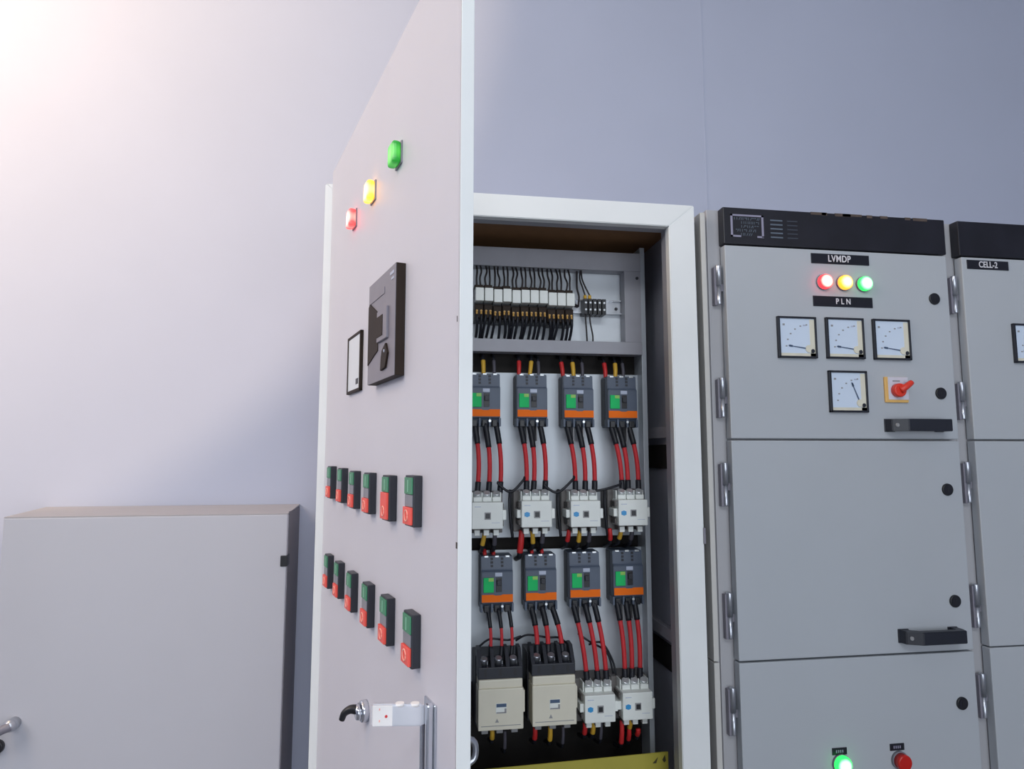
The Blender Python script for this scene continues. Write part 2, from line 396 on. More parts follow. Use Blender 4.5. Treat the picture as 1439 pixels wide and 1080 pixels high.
# double push buttons, two rows of six
def make_button(label, wide_red=False):
    t = thing('push_button', label, 'push button', (0, 0, 0), RD, 'double push buttons on the open door')
    MB().box(-.0162, .0162, -.0105, 0, -.0285, .0285, 'navy', .0012).build('housing', t)
    b = MB(); b.box(-.0140, .0140, -.0122, -.0100, .0075, .0262, 'btn_green', .0006)
    b.box(-.0012, .0012, -.0126, -.0121, .010, .0235, 'btn_green_hi'); b.build('green_button', t)
    if wide_red:
        b = MB(); b.box(-.0142, .0142, -.0138, -.0100, -.0262, .0070, 'btn_red', .0008)
    else:
        MB().box(-.0140, .0140, -.0114, -.0100, -.0065, .0068, 'btn_grey', .0004).build('indicator_window', t)
        b = MB(); b.box(-.0142, .0142, -.0138, -.0100, -.0262, -.0070, 'btn_red', .0008)
    # the stop ring
    pts = [(.006 * math.cos(a), -.0139, -.0165 + .006 * math.sin(a)) for a in [k * math.pi / 8 for k in range(17)]]
    b.tube(pts, .0009, 'btn_red_hi', seg=6, sub=1)
    b.build('red_button', t)
    return t
SIX = ['farthest from the handle edge', 'second from the hinge', 'third from the hinge', 'fourth from the hinge', 'fifth from the hinge', 'nearest the handle edge']
row1 = [(.122, 1.4222), (.2187, 1.4204), (.3119, 1.4176), (.4081, 1.4170), (.5124, 1.4161), (.6147, 1.4185)]
row2 = [(.1178, 1.2660), (.2115, 1.2663), (.3100, 1.2647), (.4128, 1.2653), (.5132, 1.2662), (.6159, 1.2676)]
proto = None
for rn, row in (('upper', row1), ('lower', row2)):
    for i, (s, z) in enumerate(row):
        lab = 'green over red push button, %s, %s row on the open door' % (SIX[i], rn)
        loc = door_pt(s - .0162, 0, z)
        if rn == 'upper' and i == 4:
            w = make_button('green over red push button with extra tall red half, fifth in the upper door row', True); w.location = loc
        elif proto is None:
            proto = make_button(lab); proto.location = loc
        else:
            dup(proto, loc, lab)

# ------------------------------------------------------------------ inside the white cabinet
# circuit breakers: origin at bottom left back corner, 0.0735 wide
BW, BH, BY = .0735, .1225, .240
def make_breaker(label):
    t = thing('circuit_breaker', label, 'circuit breaker', (0, 0, 0), 0, 'three pole circuit breakers')
    b = MB()
    b.prism_yz([(0, 0), (-.046, 0.006), (-.050, .016), (-.058, .020), (-.058, .088), (-.052, .092), (-.050, BH - .001), (0, BH)], .001, BW - .001, 'brk', .0012)
    b.box(0, BW, -.030, 0, .004, BH - .004, 'brk_dark', .001)
    b.build('case', t)
    b = MB()
    for f in (.34, .66):
        for z in (.100, .108, .116):
            b.box(BW * f - .0028, BW * f + .0028, -.0525, -.049, z - .0025, z + .0025, 'brk_dark')
    for f in (.17, .5, .83):
        b.box(BW * f - .005, BW * f + .005, -.0515, -.046, .1185, .1228, 'screw', .001)
    b.build('top_terminals', t)
    b = MB()
    for f in (.18, .5, .82):
        b.box(BW * f - .0065, BW * f + .0065, -.0545, -.040, -.002, .014, 'black', .002)
    for f in (.02, .34, .66, .98):
        b.box(BW * f - .0024, BW * f + .0024, -.056, -.030, -.001, .018, 'brk', .0008)
    b.cyl((BW * .66, -.0562, .0115), (BW * .66, -.0545, .0115), .003, 'screw', seg=10)
    for f in (.34, .66):
        b.box(BW * f - .0010, BW * f + .0010, -.050, -.012, -.034, .002, 'printgrey')
    b.build('terminal_cover', t)
    b = MB(); b.prism([(.0015, .0215), (BW - .0015, .0215), (BW - .0015, .0380), (BW * .66, .0380), (BW * .60, .0362), (BW * .44, .0362), (BW * .38, .0380), (.0015, .0380)], -.0592, -.0575, 'orange', .0003)
    b.build('orange_stripe', t)
    b = MB(); b.box(.005, .0285, -.0612, -.0575, .0430, .0755, 'green', .0012); b.box(.0165, .0280, -.0615, -.060, .0675, .0750, 'lime', .0003); b.build('green_label', t)
    b = MB(); b.box(BW * .46, BW * .64, -.0590, -.0575, .0435, .0755, 'black', .0006)
    b.box(BW * .48, BW * .62, -.0640, -.0585, .058, .070, 'brk_dark', .0012); b.build('toggle', t)
    b = MB(); b.box(BW * .43, BW * .65, -.0590, -.0575, .0780, .0862, 'tag', .0003); b.build('rating_tag', t)
    return t
ub = [(.319, 1.5378), (.4305, 1.5378), (.5425, 1.5370), (.6500, 1.5370)]
lb = [(.3484, 1.1205), (.4492, 1.1217), (.5525, 1.1250), (.6560, 1.1265)]
bp = None
for rn, row in (('upper', ub), ('lower', lb)):
    for i, (x, z) in enumerate(row):
        lab = 'slate circuit breaker, green label and orange stripe, %s in %s breaker row' % (ORD[i], rn)
        if rn == 'upper' and i == 0: lab = 'slate circuit breaker partly hidden behind the open door edge, upper breaker row'
        if bp is None: bp = make_breaker(lab); bp.location = (x, BY, z)
        else: dup(bp, (x, BY, z), lab)

# small contactors: origin bottom left of the front block, plate at y=.24
CW, CH = .069, .058
def make_contactor(label, blue=True):
    t = thing('contactor', label, 'contactor', (0, 0, 0), 0, 'small white contactors')
    b = MB()
    b.box(-.010, CW + .006, -.058, 0, -.014, CH + .020, 'contactor_base', .0015)
    b.build('base', t)
    b = MB()
    b.box(0, CW, -.110, -.058, 0, CH, 'contactor', .002)
    b.box(-.0085, 0.001, -.100, -.060, .020, .038, 'contactor', .0015); b.box(CW - .001, CW + .009, -.100, -.060, .018, .040, 'contactor', .0015)
    b.box(-.004, .001, -.094, -.060, .004, .016, 'contactor_base', .001); b.box(CW - .001, CW + .004, -.094, -.060, .004, .016, 'contactor_base', .001)
    b.box(-.004, .001, -.094, -.060, .042, .054, 'contactor_base', .001); b.box(CW - .001, CW + .004, -.094, -.060, .042, .054, 'contactor_base', .001)
    b.box(.006, .020, -.1104, -.1095, .0475, .0490, 'tag'); b.box(.044, .062, -.1104, -.1095, .0130, .0140, 'tag')
    b.build('housing', t)
    b = MB()
    for f in (.22, .52, .84):
        x = CW * f
        b.box(x - .0095, x + .0095, -.090, -.056, CH, CH + .010, 'contactor', .001)
        b.cyl((x, -.074, CH + .004), (x, -.086, CH + .020), .0086, 'screw', seg=14, bev=.002)
    for f in (.06, .37, .68, .98):
        b.box(CW * f - .0013, CW * f + .0013, -.082, -.052, CH, CH + .020, 'contactor', .0004)
    b.build('upper_terminals', t)
    b = MB()
    for f in (.20, .50, .82):
        x = CW * f
        b.box(x - .0075, x + .0075, -.088, -.056, -.012, 0.001, 'contactor_base', .001)
        b.box(x - .0060, x + .0060, -.092, -.080, -.016, -.004, 'contactor', .001)
    b.build('lower_terminals', t)
    b = MB(); b.box(.028, .042, -.1112, -.1095, .0205, .0360, 'printgrey', .0004); b.box(.0305, .0400, -.1120, -.1100, .0230, .0335, 'black', .0006); b.build('actuator_window', t)
    if blue:
        b = MB(); b.cyl((.0125, -.1112, .0285), (.0125, -.1095, .0285), .0056, 'cyan', seg=16); b.box(.0065, .0185, -.1110, -.1096, .0245, .0325, 'cyan', .0006); b.build('blue_mark', t)
    return t
uc = [(.3215, 1.3092), (.4320, 1.3110), (.5440, 1.3100), (.6550, 1.3112)]
lc = [(.5712, .8895), (.6570, .8905)]
c0 = make_contactor('white contactor without blue mark, next to the open door edge, upper contactor row', False); c0.location = (uc[0][0], BY, uc[0][1])
c1 = None
for (x, z), lab in zip(uc[1:] + lc, ['white contactor with blue mark, %s in the upper contactor row' % o for o in ('second from left', 'third from left', 'rightmost')]
                       + ['white contactor with blue mark beside the big cream contactors, bottom row', 'white contactor with blue mark, bottom right corner above the yellow sheet']):
    if c1 is None: c1 = make_contactor(lab); c1.location = (x, BY, z)
    else: dup(c1, (x, BY, z), lab)

# two large cream contactors
def make_big(label):
    t = thing('large_contactor', label, 'contactor', (0, 0, 0), 0, 'large cream contactors')
    W = .097
    b = MB(); b.box(-.002, W + .004, -.070, 0, -.006, .140, 'brk_dark', .0015); b.build('base', t)
    b = MB(); b.box(0, W, -.120, -.070, 0, .084, 'cream', .0022); b.box(.001, W - .001, -.116, -.070, .0835, .1020, 'cream', .003)
    b.box(W - .001, W + .005, -.108, -.074, .030, .075, 'cream', .001)
    b.box(.006, W - .006, -.1204, -.119, .0085, .0098, 'printgrey'); b.prism([(.036, .016), (.044, .016), (.040, .024)], -.1206, -.119, 'printgrey')
    b.build('cover', t)
    b = MB()
    b.box(0, W, -.112, -.060, .102, .126, 'navy', .0015)
    for k in range(4):
        x = k * W / 3
        b.prism_yz([(-.112, .126), (-.060, .126), (-.060, .160), (-.086, .158)], min(max(x - .004, 0), W - .008), min(max(x + .004, .008), W), 'navy', .0006)
    for k in range(3):
        x = (k + .5) * W / 3
        b.box(x - .003, x + .003, -.1124, -.110, .108, .122, 'black')
    b.build('terminal_block', t)
    b = MB()
    for k in range(3):
        x = (k + .42) * W / 3
        b.cyl((x, -.092, .128), (x, -.098, .142), .0085, 'steel', seg=14, bev=.002)
        b.box(x - .010, x + .010, -.094, -.062, .126, .134, 'steel', .001)
    b.build('terminal_screws', t)
    b = MB()
    for k in range(3):
        x = (k + .5) * W / 3
        b.box(x - .007, x + .007, -.100, -.070, -.014, .001, 'printgrey', .001)
    b.build('lower_terminals', t)
    b = MB(); b.box(.0375, .0605, -.1208, -.1190, .0340, .0545, 'contactor', .0004); b.box(.0385, .0600, -.1214, -.1200, .0470, .0540, 'dial_ink', .0003)
    b.box(.0385, .0600, -.1214, -.1200, .0345, .0370, 'printgrey', .0003); b.box(.0560, .0600, -.1214, -.1200, .0345, .0440, 'printgrey', .0003); b.build('actuator_window', t)
    return t
k0 = make_big('large cream contactor with dark top, beside the open door edge'); k0.location = (.3365, BY, .8915)
k1 = dup(k0, (.4530, BY, .8935), 'large cream contactor with dark top, next to the small white contactors')

# cables ---------------------------------------------------------------
def red_cable(p0, p1, label, group, sl0=.030, sl1=.022, bow=.006, r=.0054):
    p0, p1 = Vector(p0), Vector(p1); d = (p1 - p0)
    side = Vector((bow, -.004, 0))
    def P(u): return p0 + d * u + side * math.sin(math.pi * u) 
    L = d.length; a, c = sl0 / L, 1 - sl1 / L
    t = thing('red_cable', label, 'cable', tuple(p0), 0, group)
    def loc(u): return P(u) - p0
    MB().tube([loc(a + (c - a) * k / 6) for k in range(7)], r, 'red_cable', seg=10, sub=2).build('sheath', t)
    MB().tube([loc(a * k / 3) for k in range(3)] + [loc(a + .01)], r * 1.25, 'black_cable', seg=10, sub=2).build('sleeve', t)
    MB().tube([loc(c - .01)] + [loc(c + (1 - c) * k / 3) for k in range(1, 4)], r * 1.25, 'black_cable', seg=10, sub=2).build('sleeve', t)
    return t
THREE = ['left', 'middle', 'right']
upx = [((.337, .3605, .3905), (.3425, .3705, .395)), ((.4395, .4620, .4880), (.4450, .4620, .4880)), ((.5560, .5800, .6030), (.5620, .5850, .6080)), ((.6600, .6800, .7060), (.6660, .6800, .7050))]
upx = [((.333, .357, .383), (.337, .3625, .3885)), ((.4400, .4610, .4870), (.4490, .4655, .4925)), ((.5510, .5770, .6010), (.5640, .5870, .6095)), ((.6590, .6770, .7040), (.6760, .6900, .7155))]
for i, (tp, bt) in enumerate(upx):
    for j in range(3):
        z0 = ub[i][1] + .006; z1 = uc[i][1] + CH + .018
        red_cable((tp[j], .196 - .004 * (j == 1), z0), (bt[j], .166, z1),
                  'red cable, %s of the three below the %s upper breaker' % (THREE[j], ['half hidden', 'second', 'third', 'rightmost'][i]), 'red cables in the upper row', .047 + (.008 if j == 1 else 0), .024)
lox = [((.364, .388, .412), (.366, .390, .413)), ((.4640, .488, .512), (.4710, .4960, .5290)), ((.5620, .5890, .6120), (.5860, .6110, .6310)), ((.6660, .6870, .7090), (.6740, .6900, .7090))]
for i, (tp, bt) in enumerate(lox):
    for j in range(3):
        z0 = lb[i][1] + .006
        z1 = 1.030 if i < 2 else lc[i - 2][1] + CH + .018
        red_cable((tp[j], .192 - .004 * (j == 1), z0), (bt[j], .158 if i < 2 else .164, z1),
                  'red cable, %s of the three below the %s lower breaker' % (THREE[j], ['first', 'second', 'third', 'rightmost'][i]), 'red cables in the lower row', .040, .022, .004, .0036 if i == 0 else .0054)

def lead(x, y, z, dx, h, col, label, group, r=.0054, up=True):
    """sleeved lead end that bends back into the dark trough"""
    t = thing('cable_lead', label, 'cable', (x, y, z), 0, group)
    s = 1 if up else -1
    MB().tube([(0, 0, 0), (dx * .5, .002, s * h * .5), (dx, .010, s * h)], r * .86, col, seg=10, r1=r).build('coloured_sleeve', t)
    MB().tube([(dx, .010, s * h), (dx * 1.1, .020, s * (h + .012)), (dx * 1.1, .060, s * (h + .022))], r * .8, 'black_cable', seg=8).build('conductor', t)
    return t
# top leads of the upper breakers
tops = [[(.4300 - .0925, 'red_sleeve', 0), (.3555, 'yellow_cable', 0), (.3810, 'grey_sleeve', 0)],
        [(.4400, 'red_sleeve', .002), (.4660, 'yellow_cable', .006), (.4880, 'grey_sleeve', .001)],
        [(.5480, 'red_sleeve', -.002), (.5740, 'yellow_cable', 0), (.5965, 'grey_sleeve', .001)],
        [(.6540, 'red_sleeve', 0), (.6785, 'yellow_cable', .003), (.6990, 'grey_sleeve', .001)]]
CN = {'red_sleeve': 'red', 'yellow_cable': 'yellow', 'grey_sleeve': 'grey'}
NB = ['half hidden', 'second', 'third', 'rightmost']
for i, row in enumerate(tops):
    for x, col, dx in row:
        if i == 0 and col == 'red_sleeve': continue
        lead(x, .212, ub[i][1] + BH - .002, dx, .036, col, '%s sleeved lead on top of the %s upper breaker' % (CN[col], NB[i]), 'sleeved leads above the upper breakers', .0056 if col != 'grey_sleeve' else .0046)
# leads between the upper contactors and the lower breakers
mids = [[(.351, 'yellow_cable', .03, -.004), (.374, 'grey_sleeve', .03, 0)],
        [(.4355, 'red_sleeve', .050, -.003), (.4590, 'yellow_cable', .030, .004), (.484, 'grey_sleeve', .03, 0)],
        [(.5455, 'red_sleeve', .026, -.002), (.5700, 'yellow_cable', .028, 0), (.594, 'grey_sleeve', .028, 0)],
        [(.6420, 'red_sleeve', .026, .004), (.6700, 'yellow_cable', .024, -.002), (.696, 'grey_sleeve', .026, 0)]]
for i, row in enumerate(mids):
    for x, col, h, dx in row:
        lead(x + .004, .172, uc[i][1] - .010, dx, h, col, '%s sleeved lead under the %s upper contactor' % (CN[col], ['half hidden', 'second', 'third', 'rightmost'][i]), 'sleeved leads under the upper contactors', .0056 if h < .04 else .0075, False)
for i, xs in enumerate([(.352, .372), (.462, .486), (), ()]):
    for k, x in enumerate(xs):
        lead(x + .008, .212, lb[i][1] + BH - .002, 0, .010, 'red_sleeve', 'short red sleeve on top of the %s lower breaker, %s one' % (['first', 'second'][i], THREE[0 if k == 0 else 2]), 'red sleeves on the lower breakers', .0050)
# leads below the bottom contactors
bots = [(.3720, .875, 'yellow_cable', .020, 'left cream contactor'), (.4000, .872, 'grey_sleeve', .04, 'left cream contactor'),
        (.4670, .876, 'red_sleeve', .028, 'right cream contactor'), (.5010, .876, 'yellow_cable', .033, 'right cream contactor'), (.530, .874, 'grey_sleeve', .04, 'right cream contactor'),
        (.5800, .878, 'red_sleeve', .026, 'left white contactor'), (.5990, .880, 'yellow_cable', .028, 'left white contactor'), (.617, .878, 'grey_sleeve', .04, 'left white contactor'),
        (.6650, .878, 'red_sleeve', .052, 'right white contactor'), (.6850, .882, 'yellow_cable', .024, 'right white contactor'), (.7030, .858, 'red_sleeve', .016, 'right white contactor')]
seen = {}
for x, z, col, h, who in bots:
    k = (col, who); n_ = seen.get(k, 0); seen[k] = n_ + 1
    lead(x, .165, z, .001, h, col, '%s%s sleeved lead hanging under the %s of the bottom row' % ('short ' if n_ else '', CN[col], who), 'sleeved leads under the bottom contactors', .0058 if col != 'grey_sleeve' else .004, False)
lead(.6855, .176, .858, .001, .030, 'red_sleeve', 'red sleeve below the yellow lead of the right white contactor', 'sleeved leads under the bottom contactors', .0055, False)

# black control wires looping between the contactors
loops = [((.385, .16, 1.405), (.412, .155, 1.388), (.440, .16, 1.412), 'black control wire looping between first and second upper contactors'),
         ((.492, .16, 1.400), (.520, .155, 1.386), (.556, .16, 1.414), 'black control wire looping between second and third upper contactors'),
         ((.606, .16, 1.388), (.630, .155, 1.392), (.668, .16, 1.402), 'black control wire looping between third and rightmost upper contactors')]
for a, c, d, lab in loops:
    tag(MB().tube([(a[0], a[1], a[2] + .006), a, c, d, (d[0] + .006, d[1] + .01, d[2] + .008)], .0030, 'black_cable', seg=8).build('control_wire'), lab, 'wire', 'black control wires')
for x, w in ((.4175, 'second'), (.530, 'third'), (.6415, 'rightmost')):
    tag(MB().tube([(x - .004, .176, 1.392), (x - .006, .172, 1.36), (x - .003, .174, 1.32), (x + .002, .18, 1.285)], .0034, 'black_cable', seg=8).build('control_wire'),
        'black control wire running down the left side of the %s upper contactor' % w, 'wire', 'black control wires')
for pts, lab in (([(.43, .20, 1.052), (.455, .19, 1.066), (.50, .185, 1.060), (.53, .19, 1.056), (.56, .2, 1.03)], 'black control wire draped over the right cream contactor'),
                 ([(.345, .19, 1.045), (.37, .185, 1.062), (.41, .185, 1.058), (.44, .19, 1.064)], 'black control wire draped over the left cream contactor'),
                 ([(.575, .20, 1.062), (.60, .19, 1.045), (.64, .19, 1.02), (.655, .19, .972)], 'thin black wire sloping from above the cream contactors to the right white contactor'),
                 ([(.60, .20, 1.036), (.63, .195, 1.04), (.655, .195, 1.0), (.662, .19, .965)], 'thin black wire sagging between the two bottom white contactors')):
    tag(MB().tube(pts, .0024, 'black_cable', seg=8).build('control_wire'), lab, 'wire', 'black control wires')

# relay row under the top rail ------------------------------------------------
DZ = 1.836
tag(MB().box(.05, .702, .232, .2365, DZ - .0175, DZ + .0175, 'din', .0005).box(.05, .702, .225, .2328, DZ + .0145, DZ + .0175, 'din').box(.05, .702, .225, .2328, DZ - .0175, DZ - .0145, 'din')
    .cyl((.690, .2315, DZ - .003), (.690, .2300, DZ - .003), .004, 'gap', seg=10).build('din_rail'), 'shiny metal mounting rail carrying the relays and terminal blocks', 'rail')
NTH = ['first', 'second', 'third', 'fourth', 'fifth', 'sixth', 'seventh', 'eighth', 'ninth', 'tenth', 'eleventh']
def make_relay(label):
    t = thing('relay', label, 'relay', (0, 0, 0), 0, 'plug in relays on the mounting rail')
    b = MB(); b.box(-.0103, .0103, -.040, 0, -.052, .034, 'black', .001)
    b.box(-.0100, .0100, -.052, -.038, -.047, -.014, 'brownblack', .002); b.box(-.0098, .0098, -.050, -.036, .0235, .0330, 'brownblack', .002)
    b.build('socket', t)
    b = MB(); b.box(-.0098, .0098, -.068, -.040, -.0095, .0215, 'contactor', .0012); b.build('cover', t)
    b = MB()
    for x in (-.005, .005):
        b.cyl((x, -.0525, -.030), (x, -.0505, -.030), .0026, 'ferrule', seg=8)
    b.build('screws', t)
    return t
rp = None
for i in range(11):
    x = .3413 + .02172 * i; z = DZ + [.0015, .0015, -.001, .001, -.0015, 0, 0, 0, -.004, -.004, -.004][i]
    lab = 'narrow relay with white cover, %s from left of the eleven on the metal rail' % NTH[i]
    if rp is None: rp = make_relay(lab); rp.location = (x, .236, z)
    else: dup(rp, (x, .236, z), lab)
    for k in (0, 1):
        xx = x + (-.0045, .0045)[k]; j = rnd.uniform(-.003, .003)
        tag(MB().tube([(xx, .196, z + .032), (xx + j, .192, z + .050), (xx - j, .200, z + .070), (xx + .5 * j, .214, z + .094)], .0022, 'dark_wire', seg=6).build('thin_wire'),
            'thin dark wire, %s of the pair rising from the %s relay' % (THREE[0 if k == 0 else 2], NTH[i]), 'wire', 'thin wires above the relays')
    for k in (0, 1):
        xx = x + (-.0055, .0050)[k]; j = rnd.uniform(-.005, .005); h = rnd.uniform(.085, .096)
        w = thing('ferruled_wire', 'short dark wire with a pale ferrule, %s of the pair under the %s relay' % (THREE[0 if k == 0 else 2], NTH[i]), 'wire', (xx, .186, z - .032), 0, 'ferruled wires below the relays')
        MB().tube([(0, 0, -.004), (j * .4, -.005, -.020), (j, .012, -.042), (j * 1.2, .035, -(h - .032))], .0034, 'black_cable', seg=7).build('wire', w)
        MB().tube([(0, -.002, .001), (0, -.004, -.007)], .0022, 'ferrule', seg=7).build('ferrule', w)
def make_tb(label):
    t = thing('terminal_block', label, 'terminal block', (0, 0, 0), 0, 'terminal blocks on the mounting rail')
    MB().box(-.0048, .0048, -.036, 0, -.020, .018, 'black', .001).build('body', t)
    b = MB(); b.cyl((0, -.0372, .008), (0, -.0355, .008), .0026, 'screw', seg=8); b.cyl((0, -.0372, -.009), (0, -.0355, -.009), .0026, 'screw', seg=8); b.build('screws', t)
    return t
tp = None
for i in range(5):
    lab = 'small black terminal block, %s from left beside the relays' % NTH[i]; loc = (.6040 + .0115 * i, .236, DZ - .0045)
    if tp is None: tp = make_tb(lab); tp.location = loc
    else: dup(tp, loc, lab)
for i, x in enumerate((.6040, .6155)):
    w = thing('terminal_lead', 'dark wire with yellow sleeve entering the %s terminal block from above' % NTH[i], 'wire', (x, .208, DZ + .013), 0, 'leads at the terminal blocks')
    MB().cyl((0, 0, 0), (0, -.001, .010), .0040, 'yellow_cable', seg=10).build('yellow_sleeve', w)
    MB().tube([(0, -.001, .010), (-.006 - .004 * i, 0, .030), (-.012 - .006 * i, .004, .055), (-.006 - .012 * i, .008, .085)], .0020, 'dark_wire', seg=7).build('wire', w)
tag(MB().tube([(.588, .215, DZ - .005), (.590, .212, DZ + .020), (.586, .216, DZ + .045), (.588, .222, DZ + .088)], .0024, 'dark_wire', seg=7).build('thin_wire'), 'dark wire rising alone between the relays and terminal blocks', 'wire')
tag(MB().tube([(.586, .212, DZ - .004), (.574, .206, DZ - .002), (.566, .2, DZ + .004)], .0044, 'dark_wire', seg=7).build('thin_wire'), 'thick dark wire end lying on the rail beside the last relay', 'wire')
for i, x in enumerate((.6040, .6150)):
    tag(MB().tube([(x, .208, DZ - .023), (x + .001, .206, DZ - .045), (x + .005 + .004 * i, .214, DZ - .075), (x + .008 + .003 * i, .222, DZ - .098)], .0019, 'dark_wire', seg=7).build('thin_wire'),
        'dark wire hanging down from the %s terminal block' % NTH[i], 'wire', 'leads at the terminal blocks')

# yellow sheet across the bottom
t = thing('insulating_sheet', 'olive yellow sheet standing across the bottom of the open cabinet', 'sheet', (0, 0, 0))
b = MB(); b.prism([(.08, .10), (.752, .10), (.752, .8275), (.08, .8125)], .112, .115, 'yellow_sheet', .0006); b.build('sheet', t)
b = MB(); b.prism([(.716, .806), (.724, .806), (.728, .818), (.722, .812)], .1112, .1121, 'sheet_ink'); b.prism([(.738, .812), (.744, .822), (.746, .810), (.742, .806)], .1112, .1121, 'sheet_ink'); b.build('printed_mark', t)

# ------------------------------------------------------------------ beige switchgear cabinets
def header_panel(b, x0, x1):
    b.box(x0, x1, 0, .025, 1.9365, 2.0205, 'header', .0025)
    for k in range(9):
        xx = x0 + .2 + (x1 - x0 - .25) * k / 9 + rnd.uniform(-.02, .02); w = rnd.uniform(.012, .04)
        b.box(xx, xx + w, -.0002, .02, 2.0155 - rnd.uniform(0, .002), 2.0208, 'dust')
ZH = [(1.8005, 1.8895), (1.5515, 1.6385), (1.3615, 1.4545), (1.0865, 1.1815), (.8935, .9890), (.40, .49), (.16, .25)]
def hinge(t, x, z0, z1):
    b = MB()
    zm = z0 + (z1 - z0) * .48
    b.cyl((x, .013, zm), (x, .013, z1), .0068, 'steel', seg=16, bev=.002); b.cyl((x, .013, zm), (x, .013, z0), .0056, 'steel', seg=16, bev=.002)
    b.box(x - .010, x - .002, .012, .0262, z0 - .001, z1 - .004, 'gunmetal', .001)
    b.box(x + .001, x + .012, .014, .0262, zm - .012, zm + .004, 'gunmetal', .001)
    return b.build('hinge', t)
def lock(t, x, z):
    b = MB(); b.cyl((x, 0, z), (x, -.004, z), .0135, 'black', seg=24, bev=.0015); b.cyl((x, -.004, z), (x, -.0046, z), .009, 'header', seg=20)
    b.box(x - .0022, x + .0022, -.0054, -.0042, z - .006, z + .006, 'black', .0004)
    return b.build('lock', t)
def handle(t, x0, x1, z):
    b = MB(); h = .0135
    pr = [(0, z - h), (0, z + h)]
    # bridge handle: raked ends and a flat front bar
    t2 = [(x0, -.002), (x0 + .004, -.020), (x0 + .034, -.034), (x1 - .004, -.034), (x1, -.020), (x1, -.002), (x1 - .018, -.002), (x1 - .018, -.018), (x0 + .036, -.018), (x0 + .022, -.010), (x0 + .020, -.002)]
    tb = bmesh.new()
    a = [tb.verts.new((x, y, z - h)) for x, y in t2]; c = [tb.verts.new((x, y, z + h)) for x, y in t2]
    n = len(t2)
    tb.faces.new(a); tb.faces.new(list(reversed(c)))
    for j in range(n): tb.faces.new((a[j], c[j], c[(j + 1) % n], a[(j + 1) % n]))
    bmesh.ops.recalc_face_normals(tb, faces=tb.faces)
    bmesh.ops.bevel(tb, geom=list(tb.edges), offset=.0012, segments=2, affect='EDGES')
    b._merge(tb, 'navy')
    b.box(x0 - .001, x0 + .024, -.003, 0, z - h - .001, z + h + .001, 'navy', .001); b.box(x1 - .022, x1 + .001, -.003, 0, z - h - .001, z + h + .001, 'navy', .001)
    b.cyl((x0 + .013, -.026, z), (x0 + .013, -.0215, z), .0042, 'printgrey', seg=12)
    return b.build('handle', t)

def switchgear(x0, x1, name, label):
    """x0..x1: door edges; frame face at y=.025, doors stand proud at y=0"""
    t = thing(name, label, 'cabinet', (0, 0, 0))
    return t
# ---- first: LVMDP
DX0, DX1 = .8672, 1.4195
mdp = switchgear(DX0, DX1, 'switchgear_cabinet', 'beige grey switchgear cabinet with LVMDP nameplate, four meters and lit lamps')
b = MB()
b.box(.8385, 1.4365, .025, .485, .05, 2.0215, 'beige_frame', .002)
b.build('body_shell', mdp)
b = MB()
b.box(.8140, .8250, .004, .485, 1.045, 2.006, 'trim', .0015); b.box(.8140, .8260, .004, .485, .05, 1.042, 'trim', .0015)
b.box(.8255, .8385, .030, .485, .05, 2.006, 'beige_frame', .001)
b.box(.8010, .8138, .045, .48, .05, 1.995, 'gap')  # dark filler standing in for the shaded cleft between the cabinets
b.build('side_trim', mdp)
b = MB(); header_panel(b, DX0 - .0012, DX1 + .002)
# framed emblem and fading bars on the header
ex0, ex1, ez0, ez1 = .8835, .9625, 1.9530, 2.0050
for a in ((ex0, ex1, ez1 - .004, ez1), (ex0, ex0 + .005, ez0, ez1), (ex1 - .005, ex1, ez0 + .001, ez1), (ex0, ex0 + .024, ez0, ez0 + .004), (ex1 - .016, ex1, ez0, ez0 + .004)):
    b.box(a[0], a[1], -.0004, .001, a[2], a[3], 'logo_line')
for r_, (u0, u1) in enumerate(((.06, .95), (.30, .95), (.30, .92), (.10, .85), (.28, .66))):
    zc = ez1 - .0095 - r_ * .0090; u = u0
    while u < u1 - .05:
        w = rnd.uniform(.03, .07); xx = ex0 + .005 + (ex1 - ex0 - .010) * u
        k = rnd.random()
        if k < .4: b.box(xx, xx + .0012, -.0003, .001, zc - .003, zc + .003, 'logo_dim')
        elif k < .7: b.box(xx, xx + .0042, -.0003, .001, zc + .001, zc + .0024, 'logo_dim')
        else: b.prism([(xx, zc - .003), (xx + .0014, zc - .003), (xx + .0046, zc + .003), (xx + .0032, zc + .003)], -.0003, .001, 'logo_dim')
        u += w + .02
for k in range(5):
    z = 1.9955 - k * .0098
    b.box(.9790, 1.0085, -.0003, .001, z - .0016, z + .0016, 'logo_dim'); b.box(1.020, 1.045, -.0003, .001, z - .0012, z + .0012, 'logo_faint')
b.build('header_panel', mdp)
def nameplate(t, x0, x1, z0, z1, txt, size, spacing=1.0, sx=.8, dx=0.0):
    b = MB(); b.box(x0, x1, -.0018, .001, z0, z1, 'name_black', .0005)
    if txt: b.text(txt, (x0 + x1) / 2 + dx, (z0 + z1) / 2, -.0021, size, 'letter', sx, spacing)
    return b
